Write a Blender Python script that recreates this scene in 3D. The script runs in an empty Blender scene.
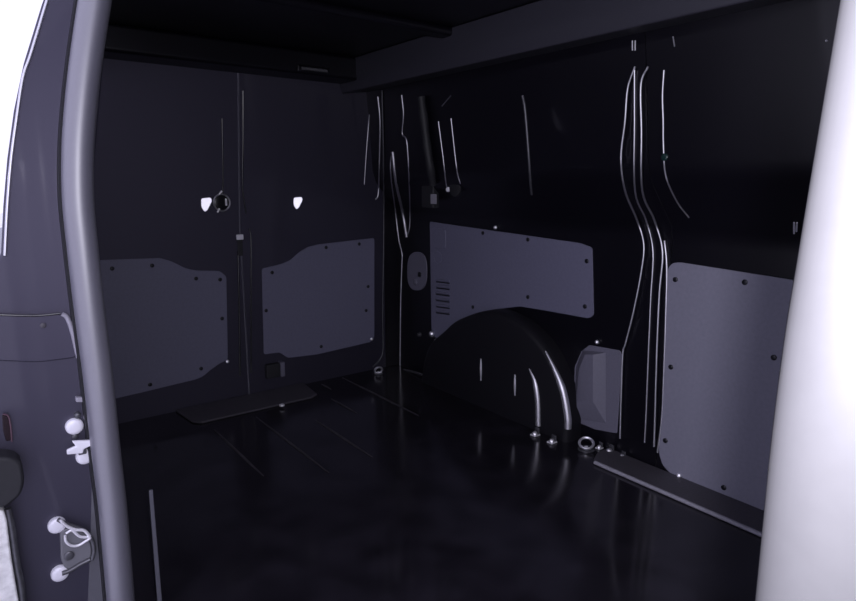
import bpy, bmesh, math, random
from mathutils import Vector, Matrix
random.seed(7)
S = bpy.context.scene
C = S.collection

# ------------------------------------------------------------------ camera
F_PX, W_PX, H_PX = 616.0, 856.0, 601.0
PITCH = math.atan(118.0 / 616.0)
HEAD = math.radians(37.3)                     # clockwise from +Y towards +X
CAM = Vector((0.0, 0.0, 1.0))
fh = Vector((math.sin(HEAD), math.cos(HEAD), 0))
RIGHT = Vector((math.cos(HEAD), -math.sin(HEAD), 0))
FWD = fh * math.cos(PITCH) - Vector((0, 0, 1)) * math.sin(PITCH)
UP = fh * math.sin(PITCH) + Vector((0, 0, 1)) * math.cos(PITCH)
cd = bpy.data.cameras.new('camera'); cam = bpy.data.objects.new('camera', cd); C.objects.link(cam)
cd.sensor_width = 36.0; cd.lens = F_PX / W_PX * 36.0; cd.clip_start = 0.01
M = Matrix((RIGHT, UP, -FWD)).transposed().to_4x4(); M.translation = CAM
cam.matrix_world = M
S.camera = cam

# ------------------------------------------------------------------ body sections of the van
def interp(tab, z):
    if z <= tab[0][0]: return tab[0][1]
    for (a, b), (c, d) in zip(tab, tab[1:]):
        if z <= c: return b + (d - b) * (z - a) / (c - a)
    return tab[-1][1]
FWT = [(-0.1, 1.88), (0.80, 1.88), (0.86, 1.868), (1.0, 1.74), (1.06, 1.715), (1.32, 1.675), (1.50, 1.645)]
RWT = [(-0.1, 2.75), (0.80, 2.75), (1.50, 2.66)]
NWT = [(-0.1, 0.18), (0.80, 0.18), (1.0, 0.21), (1.32, 0.265), (1.50, 0.29)]
def FW(z): return interp(FWT, z)
def RW(z): return interp(RWT, z)
def NW(z): return interp(NWT, z)

def ray(px, py): return FWD + RIGHT * ((px - W_PX / 2) / F_PX) + UP * ((H_PX / 2 - 0.5 - py) / F_PX)
def hit(px, py, f):
    d = ray(px, py); lo, hi = 0.02, 6.0
    for _ in range(60):
        m = (lo + hi) / 2
        if f(CAM + d * m) > 0: hi = m
        else: lo = m
    return CAM + d * hi
def onF(px, py, off=0.0): return hit(px, py, lambda p: p.x - FW(p.z) + off)
def onR(px, py, off=0.0): return hit(px, py, lambda p: p.y - RW(p.z) + off)
def onIn(px, py, off=0.0):
    a, b = onF(px, py, off), onR(px, py, off)
    return a if (a - CAM).length < (b - CAM).length else b
def onX(px, py, X): return hit(px, py, lambda p: p.x - X)
def onY(px, py, Y): return hit(px, py, lambda p: p.y - Y)
def onZ(px, py, Z=0.0): return hit(px, py, lambda p: Z - p.z)

# ------------------------------------------------------------------ materials
def mat(name, col, rough=0.4, metal=0.0, ior=1.5, noise=0.0, nscale=60.0, bump=0.0, coat=0.0, rvar=0.0):
    m = bpy.data.materials.new(name); m.use_nodes = True
    nt = m.node_tree; b = nt.nodes['Principled BSDF']
    b.inputs['Base Color'].default_value = (*col, 1); b.inputs['Roughness'].default_value = rough
    b.inputs['Metallic'].default_value = metal; b.inputs['IOR'].default_value = ior
    b.inputs['Coat Weight'].default_value = coat; b.inputs['Coat Roughness'].default_value = 0.05
    tc = nt.nodes.new('ShaderNodeTexCoord'); n = nt.nodes.new('ShaderNodeTexNoise')
    n.inputs['Scale'].default_value = nscale; n.inputs['Detail'].default_value = 4
    nt.links.new(tc.outputs['Object'], n.inputs['Vector'])
    if noise:
        r = nt.nodes.new('ShaderNodeMapRange'); r.inputs['From Min'].default_value = 0.3; r.inputs['From Max'].default_value = 0.7
        r.inputs['To Min'].default_value = 1 - noise; r.inputs['To Max'].default_value = 1 + noise
        mx = nt.nodes.new('ShaderNodeVectorMath'); mx.operation = 'SCALE'; mx.inputs[0].default_value = col
        nt.links.new(n.outputs['Fac'], r.inputs['Value']); nt.links.new(r.outputs['Result'], mx.inputs['Scale'])
        nt.links.new(mx.outputs['Vector'], b.inputs['Base Color'])
    if rvar:
        n2 = nt.nodes.new('ShaderNodeTexNoise'); n2.inputs['Scale'].default_value = 3.0; n2.inputs['Detail'].default_value = 5
        nt.links.new(tc.outputs['Object'], n2.inputs['Vector'])
        r = nt.nodes.new('ShaderNodeMapRange'); r.inputs['From Min'].default_value = 0.35; r.inputs['From Max'].default_value = 0.65
        r.inputs['To Min'].default_value = rough; r.inputs['To Max'].default_value = rough + rvar
        nt.links.new(n2.outputs['Fac'], r.inputs['Value']); nt.links.new(r.outputs['Result'], b.inputs['Roughness'])
    if bump:
        bp = nt.nodes.new('ShaderNodeBump'); bp.inputs['Strength'].default_value = bump; bp.inputs['Distance'].default_value = 0.002
        nt.links.new(n.outputs['Fac'], bp.inputs['Height']); nt.links.new(bp.outputs['Normal'], b.inputs['Normal'])
    return m
PAINT = mat('black_gloss_paint', (0.0034, 0.0029, 0.0062), 0.36, ior=1.5, coat=0.15)
HAZED = mat('black_paint_with_haze', (0.003, 0.0027, 0.008), 0.6, ior=2.0, coat=0.4)  # black paint with lens haze and flash glow put into its bluish sheen
HAZED.node_tree.nodes['Principled BSDF'].inputs['Specular Tint'].default_value = (0.78, 0.74, 1.0, 1)
ARCHM = mat('black_arch_coating', (0.0075, 0.0070, 0.0105), 0.6, ior=1.4)
ARCHB = mat('arch_ridge_glint', (0.85, 0.84, 0.9), 0.5, metal=1.0)  # highlights on the black arch ridges, put into a bright metal colour
GLINT = mat('bright_chrome_plate', (0.92, 0.91, 0.96), 0.45, metal=1.0)
PALEZ = mat('pale_bolt', (0.86, 0.85, 0.92), 0.5, metal=0.15)
BEAD = mat('pressing_edge_glint', (0.72, 0.71, 0.76), 0.43, metal=1.0)  # glints on black painted edges, put into bright metal
EDGE = mat('black_gloss_edge', (0.004, 0.004, 0.0055), 0.25, ior=2.2)
FLOORM = mat('black_varnished_floor', (0.014, 0.0125, 0.018), 0.11, ior=1.5, noise=0.4, nscale=9, rvar=0.10)
PANELB = mat('grey_lining_board_lit', (0.225, 0.222, 0.285), 0.55, noise=0.05, nscale=90, bump=0.15)  # same grey board, colour lightened for the stronger light on the near panel
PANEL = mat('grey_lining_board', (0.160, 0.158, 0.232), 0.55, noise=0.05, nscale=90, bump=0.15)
COVER = mat('grey_moulded_plastic', (0.155, 0.150, 0.20), 0.5, noise=0.05, nscale=120, bump=0.1)
SILL = mat('dark_grey_sill_plastic', (0.065, 0.060, 0.073), 0.5, noise=0.15, nscale=150, bump=0.3)
LIP = mat('pale_grey_and_edge_glint', (0.30, 0.29, 0.34), 0.35, noise=0.1, nscale=60)  # pale grey parts; also edge highlights put into the colour
STUD = mat('dark_stud_plastic', (0.008, 0.008, 0.012), 0.35)
ZINC = mat('bright_zinc', (0.88, 0.87, 0.92), 0.40, metal=0.4, noise=0.06, nscale=200)
DULL = mat('dull_steel', (0.12, 0.12, 0.135), 0.42, metal=0.6, noise=0.15, nscale=80)
RUBBER = mat('grey_black_rubber', (0.12, 0.117, 0.15), 0.47, ior=2.5, noise=0.04, nscale=150)
TRIMM = mat('pillar_rubber', (0.039, 0.0385, 0.041), 0.6, ior=1.45, noise=0.03, nscale=80)
BLACKR = mat('black_rubber', (0.018, 0.018, 0.022), 0.6, noise=0.1, nscale=80)
RIBM = mat('grey_floor_strip', (0.06, 0.056, 0.066), 0.4, metal=0.3, noise=0.3, nscale=25)  # grey tone of the raised floor ribs
PALE = mat('pale_weathered_plastic', (0.8, 0.8, 0.79), 0.6, noise=0.2, nscale=60)
REDM = mat('dark_red_lens', (0.012, 0.003, 0.006), 0.2)
RED2 = mat('pale_red_lens', (0.10, 0.055, 0.075), 0.2)
GREEN = mat('teal_plug', (0.008, 0.03, 0.028), 0.3)
GROUND = mat('pale_concrete', (0.80, 0.80, 0.80), 0.9, noise=0.12, nscale=3)
LAMP = mat('lamp_lens', (0.10, 0.10, 0.11), 0.3)

# ------------------------------------------------------------------ mesh helpers
def obj(name, bm, m, parent=None, smooth=True, bevel=0.0, seg=2):
    bmesh.ops.recalc_face_normals(bm, faces=bm.faces)
    me = bpy.data.meshes.new(name); bm.to_mesh(me); bm.free()
    me.materials.append(m)
    for p in me.polygons: p.use_smooth = smooth
    o = bpy.data.objects.new(name, me); C.objects.link(o)
    if parent: o.parent = parent
    if bevel:
        b = o.modifiers.new('b', 'BEVEL'); b.width = bevel; b.segments = seg; b.limit_method = 'ANGLE'; b.angle_limit = math.radians(40)
        b.harden_normals = False
        w = o.modifiers.new('w', 'WEIGHTED_NORMAL'); w.weight = 100
    elif smooth:
        e = o.modifiers.new('e', 'EDGE_SPLIT'); e.split_angle = math.radians(45)
    return o
def tag(o, label, cat, group=None, kind=None):
    if label: o['label'] = label
    if cat: o['category'] = cat
    if group: o['group'] = group
    if kind: o['kind'] = kind
    return o
def struct(name, bm, m, parent=None, label=None, cat=None, **k):
    o = obj(name, bm, m, parent, **k)
    if not parent: tag(o, label, cat, kind='structure')
    return o
def origin(o, p):
    """move the object's origin to p keeping its mesh in place (only before children exist)"""
    o.data.transform(Matrix.Translation(-Vector(p))); o.location = p
    return o
def thing(name, loc, label, cat, group=None):
    o = bpy.data.objects.new(name, None); C.objects.link(o); o.location = loc; o.empty_display_size = 0.05
    return tag(o, label, cat, group)
def child(name, bm, m, root, **k):
    """mesh given in world coordinates, parented to root"""
    o = obj(name, bm, m, None, **k); o.data.transform(Matrix.Translation(-root.location)); o.parent = root
    return o
def box(bm, x0, x1, y0, y1, z0, z1):
    v = [bm.verts.new((x, y, z)) for x in (x0, x1) for y in (y0, y1) for z in (z0, z1)]
    for f in ((0, 1, 3, 2), (4, 6, 7, 5), (0, 4, 5, 1), (2, 3, 7, 6), (0, 2, 6, 4), (1, 5, 7, 3)):
        bm.faces.new([v[i] for i in f])
    return bm
def bx(*a): return box(bmesh.new(), *a)
def prism(bm, pts, vec):
    """closed polygon of 3D points extruded by vec"""
    vec = Vector(vec); n = len(pts)
    a = [bm.verts.new(p) for p in pts]; b = [bm.verts.new(Vector(p) + vec) for p in pts]
    bm.faces.new(a); bm.faces.new(b[::-1])
    for i in range(n): bm.faces.new((a[i], b[i], b[(i + 1) % n], a[(i + 1) % n]))
    return bm
def smooth_path(pts, n=6):
    pts = [Vector(p) for p in pts]
    if len(pts) < 3: 
        return [pts[0].lerp(pts[-1], i / 8) for i in range(9)]
    out = []; P = [pts[0] * 2 - pts[1]] + pts + [pts[-1] * 2 - pts[-2]]
    for i in range(1, len(P) - 2):
        p0, p1, p2, p3 = P[i - 1:i + 3]
        for k in range(n):
            t = k / n
            out.append(0.5 * ((2 * p1) + (p2 - p0) * t + (2 * p0 - 5 * p1 + 4 * p2 - p3) * t * t + (3 * p1 - p0 - 3 * p2 + p3) * t ** 3))
    out.append(pts[-1]); return out
def tube(bm, path, r, seg=12, taper=True, cap=True, r0=None):
    n = len(path); rings = []
    ref = Vector((0.31, 0.83, 0.47))
    for i, p in enumerate(path):
        t = (path[min(i + 1, n - 1)] - path[max(i - 1, 0)]).normalized()
        if i == 0:
            u = t.cross(ref).normalized()
        else:
            u = (u - t * u.dot(t)).normalized()
        w = t.cross(u); rr = r(i / (n - 1)) if callable(r) else r
        rings.append([bm.verts.new(p + (u * math.cos(2 * math.pi * k / seg) + w * math.sin(2 * math.pi * k / seg)) * rr) for k in range(seg)])
    for a, b in zip(rings, rings[1:]):
        for k in range(seg): bm.faces.new((a[k], a[(k + 1) % seg], b[(k + 1) % seg], b[k]))
    if cap:
        bm.faces.new(rings[0][::-1]); bm.faces.new(rings[-1])
    return bm
def disc(bm, c, n, r, h, seg=16, dome=0.35):
    """a domed round head standing on c along n"""
    n = Vector(n).normalized(); u = n.orthogonal().normalized(); w = n.cross(u); c = Vector(c)
    prof = [(r, 0), (r, h * (1 - dome)), (r * 0.86, h * (1 - dome * 0.35)), (r * 0.5, h)]
    rings = [[bm.verts.new(c + n * z + (u * math.cos(2 * math.pi * k / seg) + w * math.sin(2 * math.pi * k / seg)) * q) for k in range(seg)] for q, z in prof]
    for a, b in zip(rings, rings[1:]):
        for k in range(seg): bm.faces.new((a[k], a[(k + 1) % seg], b[(k + 1) % seg], b[k]))
    bm.faces.new(rings[0][::-1]); bm.faces.new(rings[-1]); return bm
def torus(bm, c, n, R, r, a0=0.0, a1=2 * math.pi, seg=28):
    n = Vector(n).normalized(); u = n.orthogonal().normalized(); w = n.cross(u); c = Vector(c)
    path = [c + (u * math.cos(a0 + (a1 - a0) * i / seg) + w * math.sin(a0 + (a1 - a0) * i / seg)) * R for i in range(seg + 1)]
    return tube(bm, path, r, 8, cap=abs(a1 - a0) < 6.2)
def rounded(pts, r, n=4):
    """round the corners of a closed polygon of 3D points"""
    pts = [Vector(p) for p in pts]; out = []; N = len(pts)
    for i, p in enumerate(pts):
        a, b = pts[i - 1], pts[(i + 1) % N]
        ra = min(r, (a - p).length * 0.45); rb = min(r, (b - p).length * 0.45)
        s = p + (a - p).normalized() * ra; e = p + (b - p).normalized() * rb
        for k in range(n + 1):
            t = k / n; out.append(s * (1 - t) ** 2 + p * 2 * t * (1 - t) + e * t * t)
    return out

def to_z(p, q, z):
    return p + (p - q) * ((z - p.z) / (p - q).z)
NEG_X, NEG_Y, POS_Z = Vector((-1, 0, 0)), Vector((0, -1, 0)), Vector((0, 0, 1))

# ================================================================== SETTING
ZT, ZR = 1.50, 1.55
# far wall behind the sliding door, far wall ahead of it, and the sliding door itself
def wall_prism(tab, y0, y1, thick, zlo=-0.3, ztop=ZT):
    zs = [zlo] + [z for z, _ in tab if zlo < z < ztop] + [ztop]
    f = lambda z: interp(tab, z)
    pts = [(f(z), y0, z) for z in zs] + [(f(z) + thick, y0, z) for z in reversed(zs)]
    return prism(bmesh.new(), pts, (0, y1 - y0, 0))
wr = struct('wall_right', wall_prism(FWT, 1.135, 2.82, 0.05), PAINT)
wall_front_side = struct('wall_side', wall_prism(FWT, -0.75, -0.05, 0.05), PAINT)
d3 = struct('door_3', wall_prism(FWT, -0.045, 1.13, 0.05), PAINT, label='black inner skin of the far sliding side door behind its big grey board', cat='door')
# rear doors
def rear_prism(x0, x1):
    zs = [-0.3, 0.8, ZT]
    pts = [(x0, RW(z), z) for z in zs] + [(x0, RW(z) + 0.05, z) for z in reversed(zs)]
    return prism(bmesh.new(), pts, (x1 - x0, 0, 0))
XC = 1.022
d1 = struct('door_1', rear_prism(0.33, XC - 0.004), HAZED, label='left leaf of the black rear doors', cat='door')
d2 = struct('door_2', rear_prism(XC + 0.004, 1.80), HAZED, label='right leaf of the black rear doors', cat='door')
bm = rear_prism(1.803, 1.93); wb = struct('wall_back', bm, PAINT)
# near side: rear quarter (inner skin X=NW, outer skin tapering), lower sill, header, front part
def skin(z): return interp([(-0.6, -0.04), (0.3, -0.02), (0.75, 0.035), (0.95, 0.075), (1.3, 0.158), (1.5, 0.215)], z)
YJ = 1.30
edge_px = [(42.6, 0), (26.6, 53), (18.6, 77), (12, 120), (6.7, 160), (3, 205), (0.5, 255), (-0.5, 270)]
edge = [onY(x, y, YJ) for x, y in edge_px]
ez = sorted([(p.z, p.x) for p in edge])
low = [(-0.6, -0.13), (0.3, -0.09), (ez[0][0] - 0.03, -0.07)]
top = [(1.5, ez[-1][1] + (1.5 - ez[-1][0]) * 0.42)]
JT = [t for t in low if t[0] < ez[0][0] - 0.005] + ez + top
def JX(z): return interp(JT, z)
bm = bmesh.new(); zs = [-0.45, -0.1, 0.15, 0.3, 0.45, 0.6, 0.7, ez[0][0] - 0.03, ez[0][0] - 0.002, 0.88, 0.96, 1.04, 1.12, 1.2, 1.3, 1.4, 1.5]
zs = sorted(zs)
def quarter_section(Y, t):
    # outer skin at depth fraction t (0 at the jamb, 1 at the tail) drawn in towards the rear
    out = []
    for z in zs: out.append((min(JX(z) + t * (0.10 + 0.16 * max(0.0, z - 0.6)), NW(z) + 0.06 * t - 0.012), Y, z))
    inn = [(max(NW(z), JX(z) + 0.02) + 0.055 * t, Y, z) for z in reversed(zs)]
    return [bm.verts.new(p) for p in out + inn]
secs = [quarter_section(y, t) for y, t in ((YJ, 0), (1.32, 0.02), (1.6, 0.3), (2.0, 0.6), (2.4, 0.85), (2.8, 1.0))]
for a, b in zip(secs, secs[1:]):
    n = len(a)
    for i in range(n): bm.faces.new((a[i], a[(i + 1) % n], b[(i + 1) % n], b[i]))
bm.faces.new(secs[0]); bm.faces.new(secs[-1][::-1])
wl = struct('wall_left', bm, HAZED, bevel=0.006, seg=3)
bm = bx(-0.02, 0.15, -0.75, YJ - 0.002, -0.45, -0.03); struct('trim_1', bm, PAINT, bevel=0.01)
bm = bx(0.30, 0.48, -0.75, YJ - 0.002, 1.455, 1.55); struct('trim_2', bm, PAINT, bevel=0.01)
bm = bx(0.20, 0.40, -0.75, 0.04, -0.03, 1.454); struct('wall_near', bm, PAINT, bevel=0.01)
bm = bx(0.16, 1.93, -0.80, -0.752, -0.3, 1.55); struct('wall_front', bm, PAINT)
bm = bx(0.42, 1.75, -0.75, 2.70, 1.551, 1.60); ceil = struct('ceiling', bm, PAINT)
bm = bx(0.16, 1.875, -0.75, 2.745, -0.03, 0.0); floor = struct('floor', bm, FLOORM)
bm = bx(-40, 40, -40, 40, -0.66, -0.60); struct('ground', bm, GROUND)
# roof bows and side roof rail (box section)
pts = [(1.52, -0.75, 1.412), (1.66, -0.75, 1.43), (1.66, -0.75, 1.55), (1.50, -0.75, 1.55), (1.50, -0.75, 1.475)]
rail = struct('trim_3', prism(bmesh.new(), pts, (0, 3.42, 0)), PAINT, bevel=0.006)
RAILM = mat('satin_black_rail', (0.034, 0.033, 0.046), 0.5)
rail.data.materials[0] = RAILM
bm = bx(0.42, 1.70, 2.50, 2.66, 1.452, 1.55); struct('trim_4', bm, PAINT, bevel=0.015)
for k, y in enumerate((0.55, 1.22, 1.86)):
    struct('trim_%d' % (5 + k), bx(0.45, 1.52, y - 0.035, y + 0.035, 1.52, 1.552), PAINT, bevel=0.012)

# floor strips: raised grey ribs between the sill of the rear doors and mid floor
for X, (xa, ya), (xb, yb) in ((0.74, (211.5, 429.6), (266, 475)), (0.935, (255, 417), (330, 472)), (1.13, (316, 420), (372, 457)),
                              (1.31, (332, 398.5), (356, 413)), (1.50, (341, 377.7), (420, 415)), (1.31, (321, 384), (332, 389)), (0.55, (147, 397), (158, 404))):
    a, b = onZ(xa, ya), onZ(xb, yb); x = (a.x + b.x) / 2
    bm = bmesh.new(); w = 0.0045
    p = [Vector((x, a.y, 0.001)), Vector((x, b.y, 0.001))]
    tube(bm, [p[0].lerp(p[1], i / 8) for i in range(9)], lambda t: w * (0.35 + 0.65 * math.sin(math.pi * min(max(t, 0.06), 0.94))), 8)
    obj('floor_rib', bm, RIBM, floor)

# ---------------------------------------------------------------- pressings of the far wall (C pillar, window edges, D pillar)
def bead(name, px, parent, surf=None, r=0.006, m=BEAD, off=0.0, n=6):  # thin tubes along black edges, bright where highlights run
    surf = surf or onIn
    path = [surf(p.x, p.y, off) for p in smooth_path([Vector((x, y, 0)) for x, y in px], n)]
    return obj(name, tube(bmesh.new(), path, r * 0.62, 14), m, parent)
P1 = [(635, 66), (627.7, 88), (625, 121), (621, 157), (625, 190), (637, 219.5), (643.8, 244), (641, 273), (633, 313.5), (625.5, 343), (622.5, 358), (620, 438)]
P2 = [(634.5, 69.5), (634.5, 120), (635, 190), (646, 219.5), (653, 251), (650.7, 299), (648, 364.7), (646, 416), (644.6, 442)]
P3 = [(648, 66), (641, 84), (641.5, 130), (642.3, 190), (654.4, 219.5), (662.5, 251), (659.5, 291.5), (657, 346), (655, 416), (654, 446)]
P4 = [(664.5, 240), (666.8, 266), (666, 310), (664, 370), (662, 416), (657.5, 452)]
P5 = [(664, 69.5), (662.5, 95), (663.2, 120), (663.5, 146), (666, 175.6), (677, 201), (689, 217)]
# the raised pillar body lofted between its two outer beads
def resample(px, n, lo=None, hi=None):
    path = smooth_path([Vector((x, y, 0)) for x, y in px], 8)
    ys = [70 + (438 - 70) * i / (n - 1) for i in range(n)]; out = []
    for y in ys:
        for a, b in zip(path, path[1:]):
            if (a.y - y) * (b.y - y) <= 0 and abs(b.y - a.y) > 1e-6:
                out.append((a.x + (b.x - a.x) * (y - a.y) / (b.y - a.y), y)); break
        else: out.append((path[0].x if y < path[0].y else path[-1].x, y))
    return out
N = 150; r1, r2, r3 = (resample(p, N) for p in (P1, P2, P3))
bm = bmesh.new(); rows = []
for a, b, c in zip(r1, r2, r3):
    rows.append([bm.verts.new(onF(*a, -0.01)), bm.verts.new(onF(*a, 0.0)), bm.verts.new(onF(*b, 0.009)), bm.verts.new(onF(*c, 0.009)), bm.verts.new(onF(c[0] + 5, c[1], -0.01))])
for a, b in zip(rows, rows[1:]):
    for i in range(4): bm.faces.new((a[i], b[i], b[i + 1], a[i + 1]))
pil = obj('pillar', bm, PAINT, wr); pil['label'] = 'black ridged body pillar'
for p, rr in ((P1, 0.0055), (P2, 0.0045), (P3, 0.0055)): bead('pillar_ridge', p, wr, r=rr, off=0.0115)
bead('door_edge', P4, d3, r=0.006, off=0.004)  # glint on the black door edge, put into a bright tube
bead('window_edge_glint', P5, d3, r=0.0045)
bm = disc(bmesh.new(), onF(665, 156.6, 0.002), NEG_X, 0.011, 0.006); obj('plug', bm, GREEN, d3)
bead('rail_clip', [(632.4, 40), (632.4, 50)], rail, surf=lambda x, y, o: onX(x, y, 1.625), r=0.003, m=ZINC)
bead('rail_clip', [(635.2, 40), (635.2, 50)], rail, surf=lambda x, y, o: onX(x, y, 1.625), r=0.003, m=ZINC)
bead('roof_edge', [(673, 36), (674.6, 46)], rail, surf=lambda x, y, o: onX(x, y, 1.62), r=0.003)
bead('window_edge_glint', [(522.5, 95), (525.6, 114.7), (531.6, 193.7)], wr, r=0.009, m=DULL)  # long dim highlight on the black edge, put into a grey tube
bead('window_edge_glint', [(522.3, 95), (523.4, 102)], wr, r=0.006)  # gleam at the top of that edge, added as a bright tube
# D pillar
bead('window_edge_glint', [(369.4, 114), (366.5, 150), (364.3, 184)], d2, None, 0.004)
bead('window_edge_glint', [(377.8, 96), (380, 120), (379.6, 155), (378.4, 192), (375.5, 199)], d2, None, 0.0065)
bead('pillar_ridge', [(382, 90), (383.5, 160), (383.7, 240), (382.6, 310), (383, 348), (380, 359), (373, 366)], wb, None, 0.006, DULL, off=0.004)
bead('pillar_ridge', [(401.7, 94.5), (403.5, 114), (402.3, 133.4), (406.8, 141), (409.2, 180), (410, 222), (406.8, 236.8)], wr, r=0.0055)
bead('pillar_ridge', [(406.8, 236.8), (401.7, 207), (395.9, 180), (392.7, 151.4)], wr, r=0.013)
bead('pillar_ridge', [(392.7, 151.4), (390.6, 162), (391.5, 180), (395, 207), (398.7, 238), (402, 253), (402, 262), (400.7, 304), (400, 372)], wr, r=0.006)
# slotted window post next to it
bead('window_edge_glint', [(438.4, 120.8), (443.5, 160), (446, 182), (448, 191)], wr, r=0.005)
bead('window_edge_glint', [(451, 117.7), (455.7, 160), (458, 175), (460.5, 183)], wr, r=0.005)
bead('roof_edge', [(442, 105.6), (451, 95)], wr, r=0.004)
# rear door pressings
bead('door_edge', [(243, 90), (243, 140), (242.5, 186), (246, 213)], d2, onR, 0.006, EDGE)
bead('door_edge', [(249, 228), (251, 240), (251, 300), (251, 372)], d2, onR, 0.006, EDGE)
bead('door_edge', [(222, 118), (223, 180), (222, 200)], d1, onR, 0.005, EDGE)
bead('door_edge', [(238, 250), (239, 300), (240, 375)], d1, onR, 0.007, EDGE)
# far sliding door glint: inner latch
bead('latch_pin', [(794, 222), (794, 233)], d3, r=0.004, m=ZINC, off=0.01)
bead('latch_pin', [(797, 222), (796.5, 231)], d3, r=0.004, m=ZINC, off=0.01)

# ================================================================== WHEEL ARCH
XA = 1.797
arch_px_front = [(567.7, 428), (567.7, 416), (563, 390.5), (555, 369.6), (545.6, 351), (533, 335), (518, 322)]
front = [onX(x, y, XA) for x, y in arch_px_front]
prof = [(p.y, max(p.z, 0.0)) for p in front]
prof[0] = (prof[0][0], 0.0)
pk = [onX(x, y, 1.875) for x, y in ((520, 306), (503, 308), (470, 316.5), (453, 330), (441, 341))]
top_z = max(p.z for p in pk)
prof2 = prof + [(p.y, p.z) for p in pk[1:]]
rear = pk[-1]
prof2 += [(rear.y + 0.05, rear.z * 0.55), (rear.y + 0.075, 0.0)]
sm = smooth_path([Vector((0, y, z)) for y, z in prof2], 5)
bm = bmesh.new()
cross = [(1.879, 0.0), (1.83, 0.0), (1.81, -0.004), (1.800, -0.012), (XA, -0.024)]      # rounded shoulder: X, shrink
cen = Vector((0, sum(p.y for p in sm) / len(sm), 0.0)); rings = []
for X, sh in cross:
    ring = []
    for p in sm:
        d = (p - cen); L = d.length; q = cen + d * ((L + sh) / L) if p.z > 0.001 else Vector((0, p.y + sh * (1 if p.y > cen.y else -1), 0))
        ring.append(bm.verts.new((X, q.y, max(q.z, 0.0))))
    rings.append(ring)
for a, b in zip(rings, rings[1:]):
    for i in range(len(a) - 1): bm.faces.new((a[i], a[i + 1], b[i + 1], b[i]))
bm.faces.new(rings[-1])
bmesh.ops.triangulate(bm, faces=[f for f in bm.faces if len(f.verts) > 4])
arch = tag(obj('wheel_arch', bm, ARCHM), 'glossy black wheel arch hump rising from the floor below the slotted grey panel', 'wheel arch')
for p, rr in (([(529.3, 368), (535, 381), (538, 400), (538.6, 425)], 0.013), ([(545.6, 351), (555, 369.6), (563, 390.5), (567.7, 416), (567.9, 428)], 0.014)):
    path = smooth_path([onX(x, y, XA + 0.002) for x, y in p])
    obj('ridge', tube(bmesh.new(), path, lambda t, q=rr: q * (0.25 + 0.75 * min(1, t * 2.2)), 14), ARCHB, arch)
for p in ([(481, 358), (481, 380)], [(515, 374), (515, 395)]):
    path = smooth_path([onX(x, y, XA) for x, y in p])
    obj('slot_rib', tube(bmesh.new(), path, lambda t: 0.0065 * (0.4 + 0.6 * math.sin(math.pi * min(max(t, .1), .9))), 12), ARCHB, arch)
path = smooth_path([onX(x, y, 1.85) for x, y in ((449, 344), (456, 337), (466, 335), (478, 335))])
obj('shoulder_edge', tube(bmesh.new(), path, 0.007, 12), DULL, arch)
path = smooth_path([onX(x, y, 1.85) for x, y in ((404, 369.5), (412, 371), (422, 374))])
obj('shoulder_edge', tube(bmesh.new(), path, 0.006, 12), DULL, wr)

# ================================================================== LINING PANELS
def panel(px, surf, nrm, thick, corner, label, cat='lining panel', name='lining_panel', m=PANEL, studs=(), chrome=(), group='grey lining panels'):
    front = [surf(x, y, thick) for x, y in px]
    front = rounded(front, corner) if corner else front
    bm = prism(bmesh.new(), front, nrm * -(thick - 0.0003))
    o = obj(name, bm, m, bevel=0.0018, seg=2)
    c = sum(front, Vector()) / len(front); origin(o, c); tag(o, label, cat, group)
    for lst, mm, r in ((studs, STUD, 0.0085), (chrome, GLINT, 0.0085)):
        for x, y in lst:
            q = surf(x, y, thick); nn = nrm if mm is STUD else (nrm + (CAM - q).normalized() * 1.5)  # bright studs tilted towards the camera so their shape returns the flash
            b = disc(bmesh.new(), q, nn, r, 0.005 if mm is STUD else 0.009)
            s = obj('stud', b, mm); s.data.transform(Matrix.Translation(-o.location)); s.parent = o
            if mm is GLINT: s['label'] = 'bright metal stud'
    return o
panel([(60, 262), (105, 259.5), (160, 257.5), (172, 261), (186, 268), (196, 270), (220, 270.5), (226.5, 276), (228, 359), (219, 363.5), (210, 370), (203, 376), (196, 379), (138, 393), (60, 411)],
      onR, NEG_Y, 0.006, 0.012, 'dim grey board with notched top right corner on the left rear door, beside the seal',
      studs=[(112, 268), (152, 265), (196, 278), (220, 279), (222, 318), (150, 384), (201, 368)], chrome=[(227.3, 361)])
panel([(262, 268), (280, 264), (290, 260), (299, 252), (308, 246.5), (318, 244), (343, 241), (374.5, 237.5), (374.5, 337), (371, 341.5), (317, 354), (288, 357.5), (280, 352), (264, 354)],
      onR, NEG_Y, 0.006, 0.012, 'squarish grey board with notched top left corner on the right rear door',
      studs=[(326, 247), (359, 243.5), (368, 286), (321, 346), (266, 310), (366, 310), (272, 272)], chrome=[(371.5, 338.5)])
pw = panel([(429.5, 221), (460, 225.5), (510, 232.6), (580, 242.6), (592, 247), (593.5, 315), (588, 318), (550, 311), (520, 306), (503, 308), (487, 311.5), (470, 317), (453, 330), (441, 341), (431.5, 334)],
      onF, NEG_X, 0.006, 0.012, 'long grey board with slots, arched along its bottom over the wheel arch',
      studs=[(483, 232.5), (528, 239), (587, 260.6), (528, 296.5), (473, 306.5), (585, 306)], chrome=[(495.5, 227)])
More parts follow.
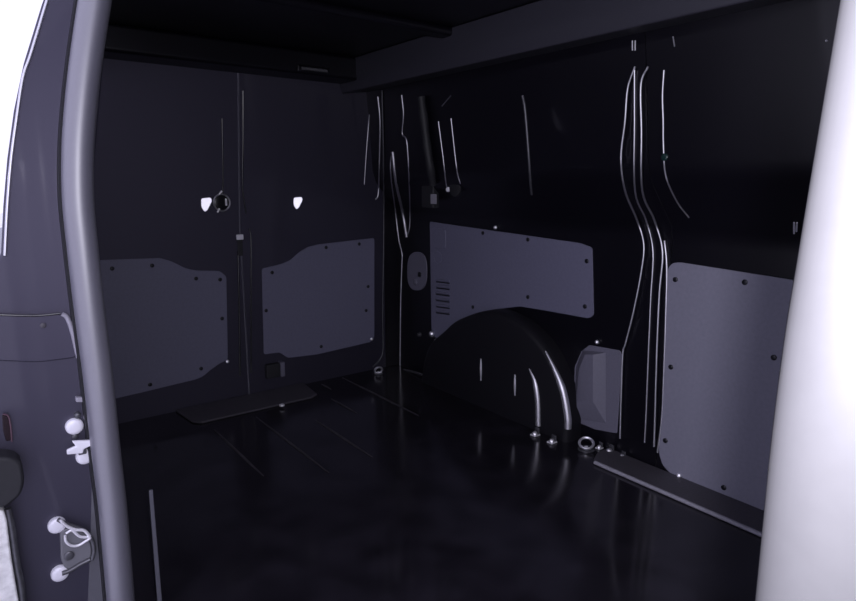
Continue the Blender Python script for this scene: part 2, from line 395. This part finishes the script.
for y in (280, 286.2, 292.6, 298.8, 305, 311):
    path = smooth_path([onF(x, yy, 0.006) for x, yy in ((436, y - 0.8), (443, y), (450, y + 0.9))])
    o = obj('vent_slot', tube(bmesh.new(), path, 0.0065, 10), PANEL); o.data.transform(Matrix.Translation(-pw.location)); o.parent = pw
    path = smooth_path([onF(x, yy + 2.1, 0.0065) for x, yy in ((436.5, y - 0.8), (443, y), (449.5, y + 0.9))])
    o = obj('slot_gap', tube(bmesh.new(), path, 0.0032, 8), STUD); o.data.transform(Matrix.Translation(-pw.location)); o.parent = pw; o['label'] = 'dark slot gap'
b = prism(bmesh.new(), rounded([onF(x, y, 0.010) for x, y in ((431, 227), (445.5, 229), (445.5, 249), (431, 247.5))], 0.02), (0.006, 0, 0))
o = obj('raised_pad', b, PANEL, bevel=0.003); o.data.transform(Matrix.Translation(-pw.location)); o.parent = pw
b = torus(bmesh.new(), onF(438, 257, 0.006), NEG_X, 0.030, 0.0025)
o = obj('round_emboss', b, PANEL); o.data.transform(Matrix.Translation(-pw.location)); o.parent = pw
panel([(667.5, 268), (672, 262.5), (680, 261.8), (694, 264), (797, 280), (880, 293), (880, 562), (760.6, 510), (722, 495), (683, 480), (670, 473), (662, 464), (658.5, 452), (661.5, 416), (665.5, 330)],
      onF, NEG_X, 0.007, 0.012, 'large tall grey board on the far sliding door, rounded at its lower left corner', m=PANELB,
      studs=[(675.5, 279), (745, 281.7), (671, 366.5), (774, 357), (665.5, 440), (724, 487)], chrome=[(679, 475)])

# faceted small cover ahead of the wheel arch
px = [(589, 344.5), (620, 350), (622, 356), (617, 433), (594.5, 429), (572.5, 419.5), (574.5, 366), (581, 351)]
base = [onF(x, y, 0.004) for x, y in px]
bm = prism(bmesh.new(), rounded(base, 0.007), (0.0038, 0, 0))
foot = [onF(x, y, 0.0035) for x, y in [(606, 352), (582.5, 349.5), (576, 366), (574, 418), (606, 423)]]
crown = [onF(x, y, 0.034) for x, y in [(593, 354), (585, 354), (579, 368), (577.5, 402), (593, 401)]]
rr = [[bm.verts.new(p) for p in L] for L in (foot, crown)]
for i in range(5): bm.faces.new((rr[0][i], rr[0][(i + 1) % 5], rr[1][(i + 1) % 5], rr[1][i]))
bm.faces.new(rr[1]); bm.faces.new(rr[0][::-1])
o = obj('quarter_cover', bm, COVER, smooth=False, bevel=0.003, seg=3); origin(o, base[0]); 
tag(o, 'small faceted grey plastic cover between the wheel arch and the ridged pillar', 'cover')
b = disc(bmesh.new(), onF(597, 341.5, 0.0), (CAM - onF(597, 341.5)), 0.0085, 0.016); s = obj('stud', b, GLINT); s.data.transform(Matrix.Translation(-o.location)); s.parent = o; s['label'] = 'bright metal stud'

# oval grommet cover by the D pillar
t = thing('grommet_cover', onF(416.8, 290), 'small upright oval grey cover left of the slotted grey board', 'cover')
cx, cy, hw, hh = 416.8, 270.7, 9.8, 19.3
pts = []
for k in range(32):
    a = 2 * math.pi * k / 32; sx, sy = math.cos(a), math.sin(a)
    pts.append((cx + hw * abs(sx) ** 0.8 * (1 if sx > 0 else -1), cy + hh * abs(sy) ** 0.7 * (1 if sy > 0 else -1)))
child('plate', prism(bmesh.new(), [onF(x, y, 0.008) for x, y in pts], (0.0075, 0, 0)), COVER, t, bevel=0.003)
child('knob', disc(bmesh.new(), onF(419.8, 274, 0.008), NEG_X, 0.013, 0.008), STUD, t)['label'] = 'dark knob'
child('lug', disc(bmesh.new(), onF(415.5, 281.5, 0.008), NEG_X, 0.016, 0.010), COVER, t)

# ================================================================== SILL PLATES
def sill(name, x0, x1, y0, y1, label, edge_axis, label2=None):
    t = thing(name, ((x0 + x1) / 2, (y0 + y1) / 2, 0), label, 'sill plate', 'grey sill plates on the floor edges')
    return t
t = sill('sill_plate', 1.735, 1.872, -0.04, 1.31, 'long grey sill plate with bright rounded lip along the far sliding door', 0)
A, B_ = onZ(590, 462), onZ(757, 535)
pl = [(1.738, -0.04), (1.738, 1.28), (1.748, 1.30), (1.80, 1.325), (1.872, 1.33), (1.872, -0.04)]
child('plate', prism(bmesh.new(), [(x, y, 0.0004) for x, y in pl], (0, 0, 0.0115)), SILL, t, bevel=0.003)
path = [Vector((1.736, -0.04 + 1.325 * i / 16, 0.0075)) for i in range(17)]
child('lip', tube(bmesh.new(), path, 0.007, 12), LIP, t)['label'] = 'pale rounded front lip'  # rounded lip catching light, the highlight put into its pale colour
t = sill('sill_plate', 0.70, 1.30, 2.53, 2.742, 'dark grey sill plate on the floor at the foot of the rear doors', 1)
pl = [(0.68, 2.742), (0.70, 2.56), (0.73, 2.53), (1.24, 2.53), (1.28, 2.555), (1.30, 2.742)]
child('plate', prism(bmesh.new(), [(x, y, 0.0004) for x, y in pl], (0, 0, 0.010)), SILL, t, bevel=0.003)
child('stud', disc(bmesh.new(), onZ(283, 406, 0.0105) + Vector((0, 0.012, 0)), POS_Z, 0.012, 0.008), ZINC, t)['label'] = 'bright stud'

# ================================================================== SMALL HARDWARE ON THE FLOOR AND WALLS
def tie_ring(x, y, lean, label, R=0.017, zc=0.0):
    p = onZ(x, y); t = thing('tie_down_ring', p, label, 'tie down ring', 'floor tie down rings')
    child('base_plate', disc(bmesh.new(), p + Vector((0, 0, 0.0004)), POS_Z, R * 1.2, 0.006), DULL, t)
    child('ring', torus(bmesh.new(), p + Vector((0, 0, R * 0.75 + 0.006)), lean, R, 0.0055), GLINT, t)
    child('bolt', disc(bmesh.new(), p + Vector((0, 0, 0.0062)), POS_Z, 0.008, 0.008, 8), ZINC, t)
    return t
tie_ring(378.5, 373.5, (0.3, 1, 0.4), 'small bright tie-down ring on the floor in the far rear corner', R=0.020)
tie_ring(586, 449, (-0.42, -0.30, 0.9), 'largest bright tie-down ring on the floor below the faceted grey cover', R=0.026)
def bracket(x, y, label, s=1.0):
    p = onZ(x, y); p.x = min(p.x, 1.862 if p.y < 1.44 else 1.76); t = thing('anchor_bracket', p, label, 'bracket', 'small bright brackets along the wall foot')
    b = bx(p.x - 0.020 * s, p.x + 0.012 * s, p.y - 0.014 * s, p.y + 0.014 * s, 0.0005, 0.007 * s)
    child('foot', b, ZINC, t, bevel=0.002)
    b = bx(p.x + 0.004 * s, p.x + 0.011 * s, p.y - 0.011 * s, p.y + 0.011 * s, 0.0065 * s, 0.030 * s)
    child('tab', b, DULL, t, bevel=0.002)
    child('bolt', disc(bmesh.new(), p + Vector((-0.006 * s, 0, 0.0072 * s)), Vector((-0.8, -0.8, 0.9)), 0.011 * s, 0.012 * s, 8), GLINT, t)
bracket(541, 433, 'bright bracket at the foot of the left curved wheel arch ridge')
bracket(573, 434.5, 'bright bracket at the foot of the right curved wheel arch ridge')
bracket(607, 445, 'bright bracket at the bottom edge of the faceted grey cover', 0.8)
bracket(620, 448, 'bright bracket at the left foot of the ridged black pillar')
bracket(646, 447, 'faint bracket at the right foot of the ridged black pillar', 0.8)
# wall fasteners under the slotted board
def fastener(p, nrm, r, h, label, m=ZINC, name='wall_fastener', grp='bright fasteners beside the wheel arch'):
    t = thing(name, p, label, 'fastener', grp)
    child('washer', disc(bmesh.new(), p, nrm, r * 1.3, h * 0.4), DULL, t)
    child('bolt', disc(bmesh.new(), p + Vector(nrm).normalized() * h * 0.35, nrm, r, h, 8), m, t)
    return t
fastener(onF(420, 334, 0.0005), NEG_X, 0.010, 0.012, 'dim oval fastener left of the slotted board\'s lower tip', DULL)
fastener(onF(432, 333.5, 0.0075), NEG_X + Vector((0, -1.1, 0.6)), 0.014, 0.020, 'brightest fastener at the lower left tip of the slotted board', GLINT)
fastener(onF(437.5, 340, 0.0075), NEG_X, 0.010, 0.012, 'small fastener at the rear end of the wheel arch, right of the brightest one')

# cable conduit with a connector box at the D pillar
t = thing('cable_conduit', onF(430, 206), 'dark grey corrugated cable conduit with connector box above the slotted board', 'cable conduit')
path = smooth_path([onF(x, y, 0.0215) for x, y in ((421, 96), (424, 120), (427, 145), (430, 165), (433, 184))], 10)
child('hose', tube(bmesh.new(), path, lambda u: 0.0185 + 0.0016 * math.sin(u * 230), 14), BLACKR, t)
p = onF(430.5, 195, 0.02); 
child('connector_box', bx(p.x - 0.02, p.x + 0.017, p.y - 0.045, p.y + 0.045, p.z - 0.058, p.z + 0.058), BLACKR, t, bevel=0.006)
p2 = onX(433.5, 198.5, p.x - 0.0205)
child('connector_tab', bx(p2.x - 0.002, p2.x + 0.002, p2.y - 0.022, p2.y + 0.02, p2.z - 0.022, p2.z + 0.022), LIP, t, bevel=0.001)['label'] = 'pale grey square tab'
# rounded post foot
p = onF(456, 188, 0.004)
t = thing('post_pad', p, 'round dark grey pad at the lower end of two thin bright wall ridges', 'pad')
child('pad', disc(bmesh.new(), p, NEG_X, 0.036, 0.012, 24), BLACKR, t)
child('edge_clip', disc(bmesh.new(), onF(448.5, 189, 0.008), NEG_X + Vector((0, -0.3, 0.1)), 0.011, 0.010), PALEZ, t)['label'] = 'bright clip'

# rear door fittings
def latch(px, py, label, s=1.0, mirror=1):
    p = onR(px, py, 0.001); t = thing('rear_latch_handle', p, label, 'door handle', 'rear door inner handles')
    pts = [(-0.022, 0.028), (0.020, 0.032), (0.026, 0.016), (0.004, -0.026), (-0.010, -0.034), (-0.024, -0.012)]
    n = (CAM - p).normalized(); u = POS_Z.cross(n).normalized(); w = n.cross(u)       # paddle turned square to the camera, shaped to return a flash glint
    pp = [p + n * 0.024 + u * (mirror * x * s) + w * (z * s) for x, z in pts]
    child('paddle', prism(bmesh.new(), rounded(pp, 0.01), n * -0.008), GLINT, t, bevel=0.003)
    child('pivot', disc(bmesh.new(), p, NEG_Y, 0.010 * s, 0.018), DULL, t)
latch(206.5, 204, 'bright shield-shaped handle on the left rear door, above the dim notched board', 1.0)
latch(298, 202.5, 'bright shield-shaped handle on the right rear door, above the squarish board', 0.95)
p = onR(221, 202, 0.001)
t = thing('lock_ring', p, 'round black lock bezel with bright rim glints between the two bright handles', 'lock')
child('bezel', disc(bmesh.new(), p, NEG_Y, 0.034, 0.010, 28), PAINT, t)
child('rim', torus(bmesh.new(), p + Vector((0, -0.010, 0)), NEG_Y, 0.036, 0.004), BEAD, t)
for a, b in (((219, 194), (222, 190.5)), ((217.5, 212), (219.5, 208)), ((226, 198), (226.4, 205))):
    child('rim_tab', tube(bmesh.new(), [onR(*a, 0.014), onR((a[0] + b[0]) / 2, (a[1] + b[1]) / 2, 0.015), onR(*b, 0.014)], 0.0045, 8), ZINC, t)
p = onR(239.3, 236.5, 0.001)
t = thing('door_catch', p, 'small pale square catch in the seam where the rear doors meet', 'catch')
child('catch_plate', bx(p.x - 0.016, p.x + 0.016, p.y - 0.012, p.y, p.z - 0.012, p.z + 0.012), PALEZ, t, bevel=0.003)
child('catch_stem', bx(p.x - 0.012, p.x + 0.012, p.y - 0.006, p.y, p.z - 0.085, p.z - 0.0125), BLACKR, t, bevel=0.002)
p = onR(278, 368, 0.001)
t = thing('floor_latch', p, 'grey metal latch at the foot of the right rear door by the sill plate', 'latch')
child('latch_body', bx(p.x - 0.07, p.x + 0.0, p.y - 0.03, p.y, p.z - 0.035, p.z + 0.035), DULL, t, bevel=0.006).data.materials[0] = BLACKR
child('striker_plate', bx(p.x + 0.0005, p.x + 0.022, p.y - 0.034, p.y, p.z - 0.036, p.z + 0.038), COVER, t, bevel=0.003)['label'] = 'pale upright plate'
# roof lamp on the rear header
p = onY(313, 69.5, 2.495)
t = thing('roof_lamp', p, 'thin roof lamp with a pale streak high on the rear header', 'lamp')
child('housing', bx(p.x - 0.075, p.x + 0.075, p.y - 0.012, p.y + 0.0045, p.z - 0.014, p.z + 0.014), PAINT, t, bevel=0.005)
child('lens', tube(bmesh.new(), [Vector((p.x - 0.06 + 0.12 * i / 6, p.y - 0.013, p.z)) for i in range(7)], 0.006, 10), LAMP, t)
# roof label plate by far sliding door
p = onX(817 - 0, 9, 1.50)
bead('roof_plug', [(826, 39.5), (827, 41)], rail, surf=lambda x, y, o: onX(x, y, 1.62), r=0.004, m=ZINC)

# ================================================================== NEAR DOORWAY (left of the picture)
seal_px = [(97, -14), (95, 0), (87.5, 50), (81.5, 100), (78, 150), (78.3, 200), (83, 250), (88.5, 300), (93.5, 340), (98, 375), (106, 450), (113, 510), (120.5, 596), (124, 640)]
YS = YJ - 0.035
sp = [onY(x, y, YS) for x, y in seal_px]
sp = [to_z(sp[0], sp[1], 1.44)] + sp + [to_z(sp[-1], sp[-2], -0.01)]
path = smooth_path(sp, 8)
t = thing('door_seal', path[-1], 'long curved grey rubber door seal running top to bottom at the left of the doorway', 'door seal')
child('bulb', tube(bmesh.new(), path, 0.0255, 24), RUBBER, t)
carrier = []
bm = bmesh.new(); rows = []
for p in path:
    rows.append([bm.verts.new(p + Vector((dx, dy, 0))) for dx, dy in ((-0.028, 0.010), (0.010, 0.020), (0.010, 0.034), (-0.028, 0.034))])
for a, b in zip(rows, rows[1:]):
    for i in range(4): bm.faces.new((a[i], a[(i + 1) % 4], b[(i + 1) % 4], b[i]))
child('carrier', bm, BLACKR, t)
# grey flange strip below, between the black jamb and the seal
pts = [onY(x, y, YJ - 0.003) for x, y in ((93, 462), (97, 470), (101, 486), (112, 640), (87, 640), (88, 601), (91, 520), (92, 480))]
fl = obj('jamb_flange', prism(bmesh.new(), pts, (0, 0.0025, 0)), mat('grey_jamb_flange', (0.10, 0.10, 0.12), 0.5, noise=0.05), wl, bevel=0.0006)
fl['label'] = 'grey flange strip'
# pocket pressed into the jamb: raised rounded frame
pk_px = [(-20, 313), (30, 314.5), (60, 313), (67, 317), (72, 330), (78.5, 357), (40, 362), (-20, 360)]
pts = [onY(x, y, YJ - 0.006) for x, y in pk_px]
o = obj('jamb_pocket', prism(bmesh.new(), rounded(pts, 0.012), (0, 0.0055, 0)), HAZED, wl, bevel=0.003)
path = smooth_path([onY(x, y, YJ - 0.008) for x, y in ((62, 313.5), (67, 317), (71.5, 328), (75, 342), (78.5, 357))])
o = obj('pocket_edge', tube(bmesh.new(), path, 0.0042, 12), LIP, wl)  # highlight on the pocket corner, put into a pale tube
path = smooth_path([onY(x, y, YJ - 0.006) for x, y in ((60, 313), (40, 315), (20, 315), (-10, 314))])
o = obj('pocket_edge', tube(bmesh.new(), path, 0.002, 10), EDGE, wl)
# sky reflection on the black body edge, built as a bright metal line
path = smooth_path([onY(x + 4.5, y, YJ - 0.001) for x, y in edge_px[:-1]])
obj('body_edge_reflection', tube(bmesh.new(), path, 0.0026, 12), BEAD, wl)
p = onY(43, 325, YJ - 0.0062)
obj('pocket_plug', disc(bmesh.new(), p, NEG_Y, 0.005, 0.003), SILL, wl)

def JY(x, y, o=0.0): return onY(x, y, YJ - o)
# lower striker
c = JY(74, 548, 0.001)
t = thing('lock_striker', c, 'lower metal lock striker with two pale round bolts on the left black jamb', 'lock striker', 'lock strikers on the left jamb')
pts = [JY(x, y, 0.012) for x, y in ((60, 530), (72, 527), (88, 535), (92, 548), (91, 560), (80, 566), (66, 570), (61, 560))]
child('plate', prism(bmesh.new(), rounded(pts, 0.008), (0, 0.0115, 0)), mat('grey_striker_plastic', (0.16, 0.16, 0.18), 0.35), t, bevel=0.003)
for x, y in ((56.5, 523.5), (59.5, 571.5)):
    child('bolt', disc(bmesh.new(), JY(x, y, 0.0006), NEG_Y, 0.0155, 0.012, 20, dome=0.3), PALEZ, t)
path = smooth_path([JY(x, y, 0.018) for x, y in ((60, 519), (66, 525), (75, 529), (84, 530), (90, 536)) ])
child('spring', tube(bmesh.new(), path, 0.003, 10), ZINC, t)
path = smooth_path([JY(x, y, 0.017) for x, y in ((65, 535), (66, 541), (71, 545), (78, 545), (85, 541), (90, 537), (80, 536), (72, 530), (66, 533))])
child('spring', tube(bmesh.new(), path, 0.0026, 10), ZINC, t)
path = smooth_path([JY(x, y, 0.014) for x, y in ((62, 573), (70, 570), (80, 564), (90, 559))])
child('bracket_arm', tube(bmesh.new(), path, 0.0045, 10), DULL, t)
child('bracket_arm', tube(bmesh.new(), smooth_path([JY(x, y, 0.014) for x, y in ((58, 519), (68, 524), (82, 529), (91, 538), (94, 549), (92, 559))]), 0.004, 10), DULL, t)
child('rivet', disc(bmesh.new(), JY(69, 555, 0.012), NEG_Y, 0.009, 0.004), DULL, t)
# upper striker
c = JY(78, 440, 0.001)
t = thing('lock_striker', c, 'upper metal lock striker with bright blade on the left black jamb, against the grey seal', 'lock striker', 'lock strikers on the left jamb')
child('bolt', disc(bmesh.new(), JY(74, 425, 0.0006), NEG_Y, 0.0155, 0.012, 20, dome=0.3), PALEZ, t)
child('bolt', disc(bmesh.new(), JY(84, 455, 0.0006), NEG_Y, 0.0150, 0.012, 20, dome=0.3), PALEZ, t)
pts = [JY(x, y, 0.03) for x, y in ((72, 441), (92, 440), (92, 445), (84, 449), (83, 453), (67, 454.5), (67, 450), (76, 446))]
child('blade', prism(bmesh.new(), pts, (0, 0.008, 0)), PALEZ, t, bevel=0.002)
child('stem', bx(c.x - 0.004, c.x + 0.010, YJ - 0.024, YJ - 0.0005, c.z - 0.022, c.z - 0.004), DULL, t, bevel=0.002)
pts = [JY(x, y, 0.014) for x, y in ((76, 397), (90, 397), (90, 420), (84, 420), (84, 402), (76, 402))]
child('hook', prism(bmesh.new(), pts, (0, 0.0132, 0)), LIP, t, bevel=0.002)
pts = [JY(x, y, 0.006) for x, y in ((82, 404), (92, 404), (94, 440), (86, 440), (87, 420))]
child('backing_plate', prism(bmesh.new(), pts, (0, 0.0055, 0)), DULL, t, bevel=0.001)
child('pin', disc(bmesh.new(), JY(77, 414, 0.0006), NEG_Y, 0.006, 0.010), DULL, t)
child('pin', disc(bmesh.new(), JY(74.5, 435, 0.0006), NEG_Y, 0.006, 0.008), DULL, t)
# rubber stop, pale strip and red lens at the very left
p0 = [JY(x, y, 0.05) for x, y in ((-40, 456), (12, 457), (22, 462), (25, 480), (22, 494), (6, 508), (-40, 508))]
t = thing('rubber_stop', p0[0], 'dark grey rubber stop at the left picture edge, above a pale strip', 'rubber stop')
child('block', prism(bmesh.new(), rounded(p0, 0.01), (0, 0.0495, 0)), BLACKR, t, bevel=0.008, seg=3)
p0 = [JY(x, y, 0.04) for x, y in ((-40, 510), (4, 510), (7, 520), (12, 560), (19, 601), (32, 760), (-40, 760))]
t = thing('door_strip', p0[0], 'pale weathered upright strip at the bottom left corner, under the rubber stop', 'strip')
child('strip', prism(bmesh.new(), p0, (0, 0.0395, 0)), PALE, t, bevel=0.004)
child('edge_trim', tube(bmesh.new(), smooth_path([JY(x, y, 0.03) for x, y in ((8, 508), (12, 530), (17, 565), (23, 604), (36, 758))]), 0.006, 10), DULL, t)
p0 = [JY(x, y, 0.006) for x, y in ((2, 414), (8, 416), (11, 428), (11.5, 440), (6, 441), (3, 430))]
t = thing('reflector', p0[0], 'tiny dark red reflector with pale rim, above the rubber stop', 'reflector')
child('lens', prism(bmesh.new(), rounded(p0, 0.004), (0, 0.0055, 0)), REDM, t, bevel=0.001)
child('rim', tube(bmesh.new(), smooth_path([JY(x, y, 0.007) for x, y in ((3, 413.5), (8.5, 416), (11, 428), (11.8, 441))]), 0.0016, 8), RED2, t)
# thin upright strip just inside the seal
a, b = onY(151, 490, YJ + 0.03), onY(163, 640, YJ + 0.03)
b = to_z(b, a, 0.001)
t = thing('pillar_strip', b, 'thin grey upright strip standing just inside the grey door seal', 'strip')
child('strip', prism(bmesh.new(), [a + Vector((-0.004, 0, 0)), a + Vector((0.004, 0, 0)), b + Vector((0.005, 0, 0)), b + Vector((-0.005, 0, 0))], (0, 0.006, 0)), mat('strip_grey', (0.12, 0.12, 0.15), 0.4), t, bevel=0.0015)

# near pillar of the doorway (right of the picture)
D = 0.28
pl = []
for px, py in ((840, 0), (815, 150), (797, 260), (784, 340), (770, 450), (755, 601)):
    d = ray(px, py); h = math.hypot(d.x, d.y); pl.append(CAM + d * (D / h))
path = smooth_path([to_z(pl[0], pl[1], 1.45), to_z(pl[0], pl[1], 1.3)] + pl + [to_z(pl[-1], pl[-2], 0.3), to_z(pl[-1], pl[-2], 0.003)], 6)
R_ = 0.029
side = RIGHT * math.cos(math.radians(30)) - fh * 0.0
bm = bmesh.new(); rows = []
for p in path:
    dirp = Vector((p.x, p.y, 0)).normalized(); sd = Vector((dirp.y, -dirp.x, 0))       # to the right of the view
    c = p + sd * R_ 
    rows.append([bm.verts.new(c + sd * (math.cos(a) * R_ * (1.0 if math.cos(a) < 0 else 1.0)) - dirp * (math.sin(a) * R_ * 0.62)) for a in [2 * math.pi * k / 40 for k in range(40)]])
for a, b in zip(rows, rows[1:]):
    for i in range(40): bm.faces.new((a[i], a[(i + 1) % 40], b[(i + 1) % 40], b[i]))
bm.faces.new(rows[0]); bm.faces.new(rows[-1][::-1])
t = thing('door_pillar', path[-1], 'broad pale grey rounded door pillar trim close up along the right side of the doorway', 'door pillar')
child('trim', bm, TRIMM, t)
# its dark base flange behind
bm = bmesh.new(); rows = []
for p in path:
    dirp = Vector((p.x, p.y, 0)).normalized(); sd = Vector((dirp.y, -dirp.x, 0))
    c = p + dirp * 0.008
    rows.append([bm.verts.new(c + sd * u + dirp * v) for u, v in ((0.0, 0.004), (0.07, 0.004), (0.07, 0.02), (0.004, 0.02))])
for a, b in zip(rows, rows[1:]):
    for i in range(4): bm.faces.new((a[i], a[(i + 1) % 4], b[(i + 1) % 4], b[i]))
child('flange', bm, BLACKR, t)

# ================================================================== LIGHT
w = bpy.data.worlds.new('overcast'); S.world = w; w.use_nodes = True
bg = w.node_tree.nodes['Background']; bg.inputs['Color'].default_value = (0.84, 0.82, 1.10, 1); bg.inputs['Strength'].default_value = 1.3
l = bpy.data.lights.new('camera_flash', 'SPOT'); l.energy = 60.0; l.spot_size = math.radians(150); l.spot_blend = 1.0; l.shadow_soft_size = 0.012; l.color = (0.90, 0.88, 1.0)
lo = bpy.data.objects.new('camera_flash', l); C.objects.link(lo); lo.location = CAM + UP * 0.045 + RIGHT * 0.03
lo.rotation_mode = 'QUATERNION'; lo.rotation_quaternion = (-ray(670, 380)).to_track_quat('Z', 'Y')
S.view_settings.view_transform = 'Standard'; S.view_settings.look = 'None'
S.view_settings.exposure = 0.0; S.view_settings.gamma = 1.0; S.view_settings.use_curve_mapping = False
S.cycles.use_denoising = True
S.cycles.max_bounces = 8
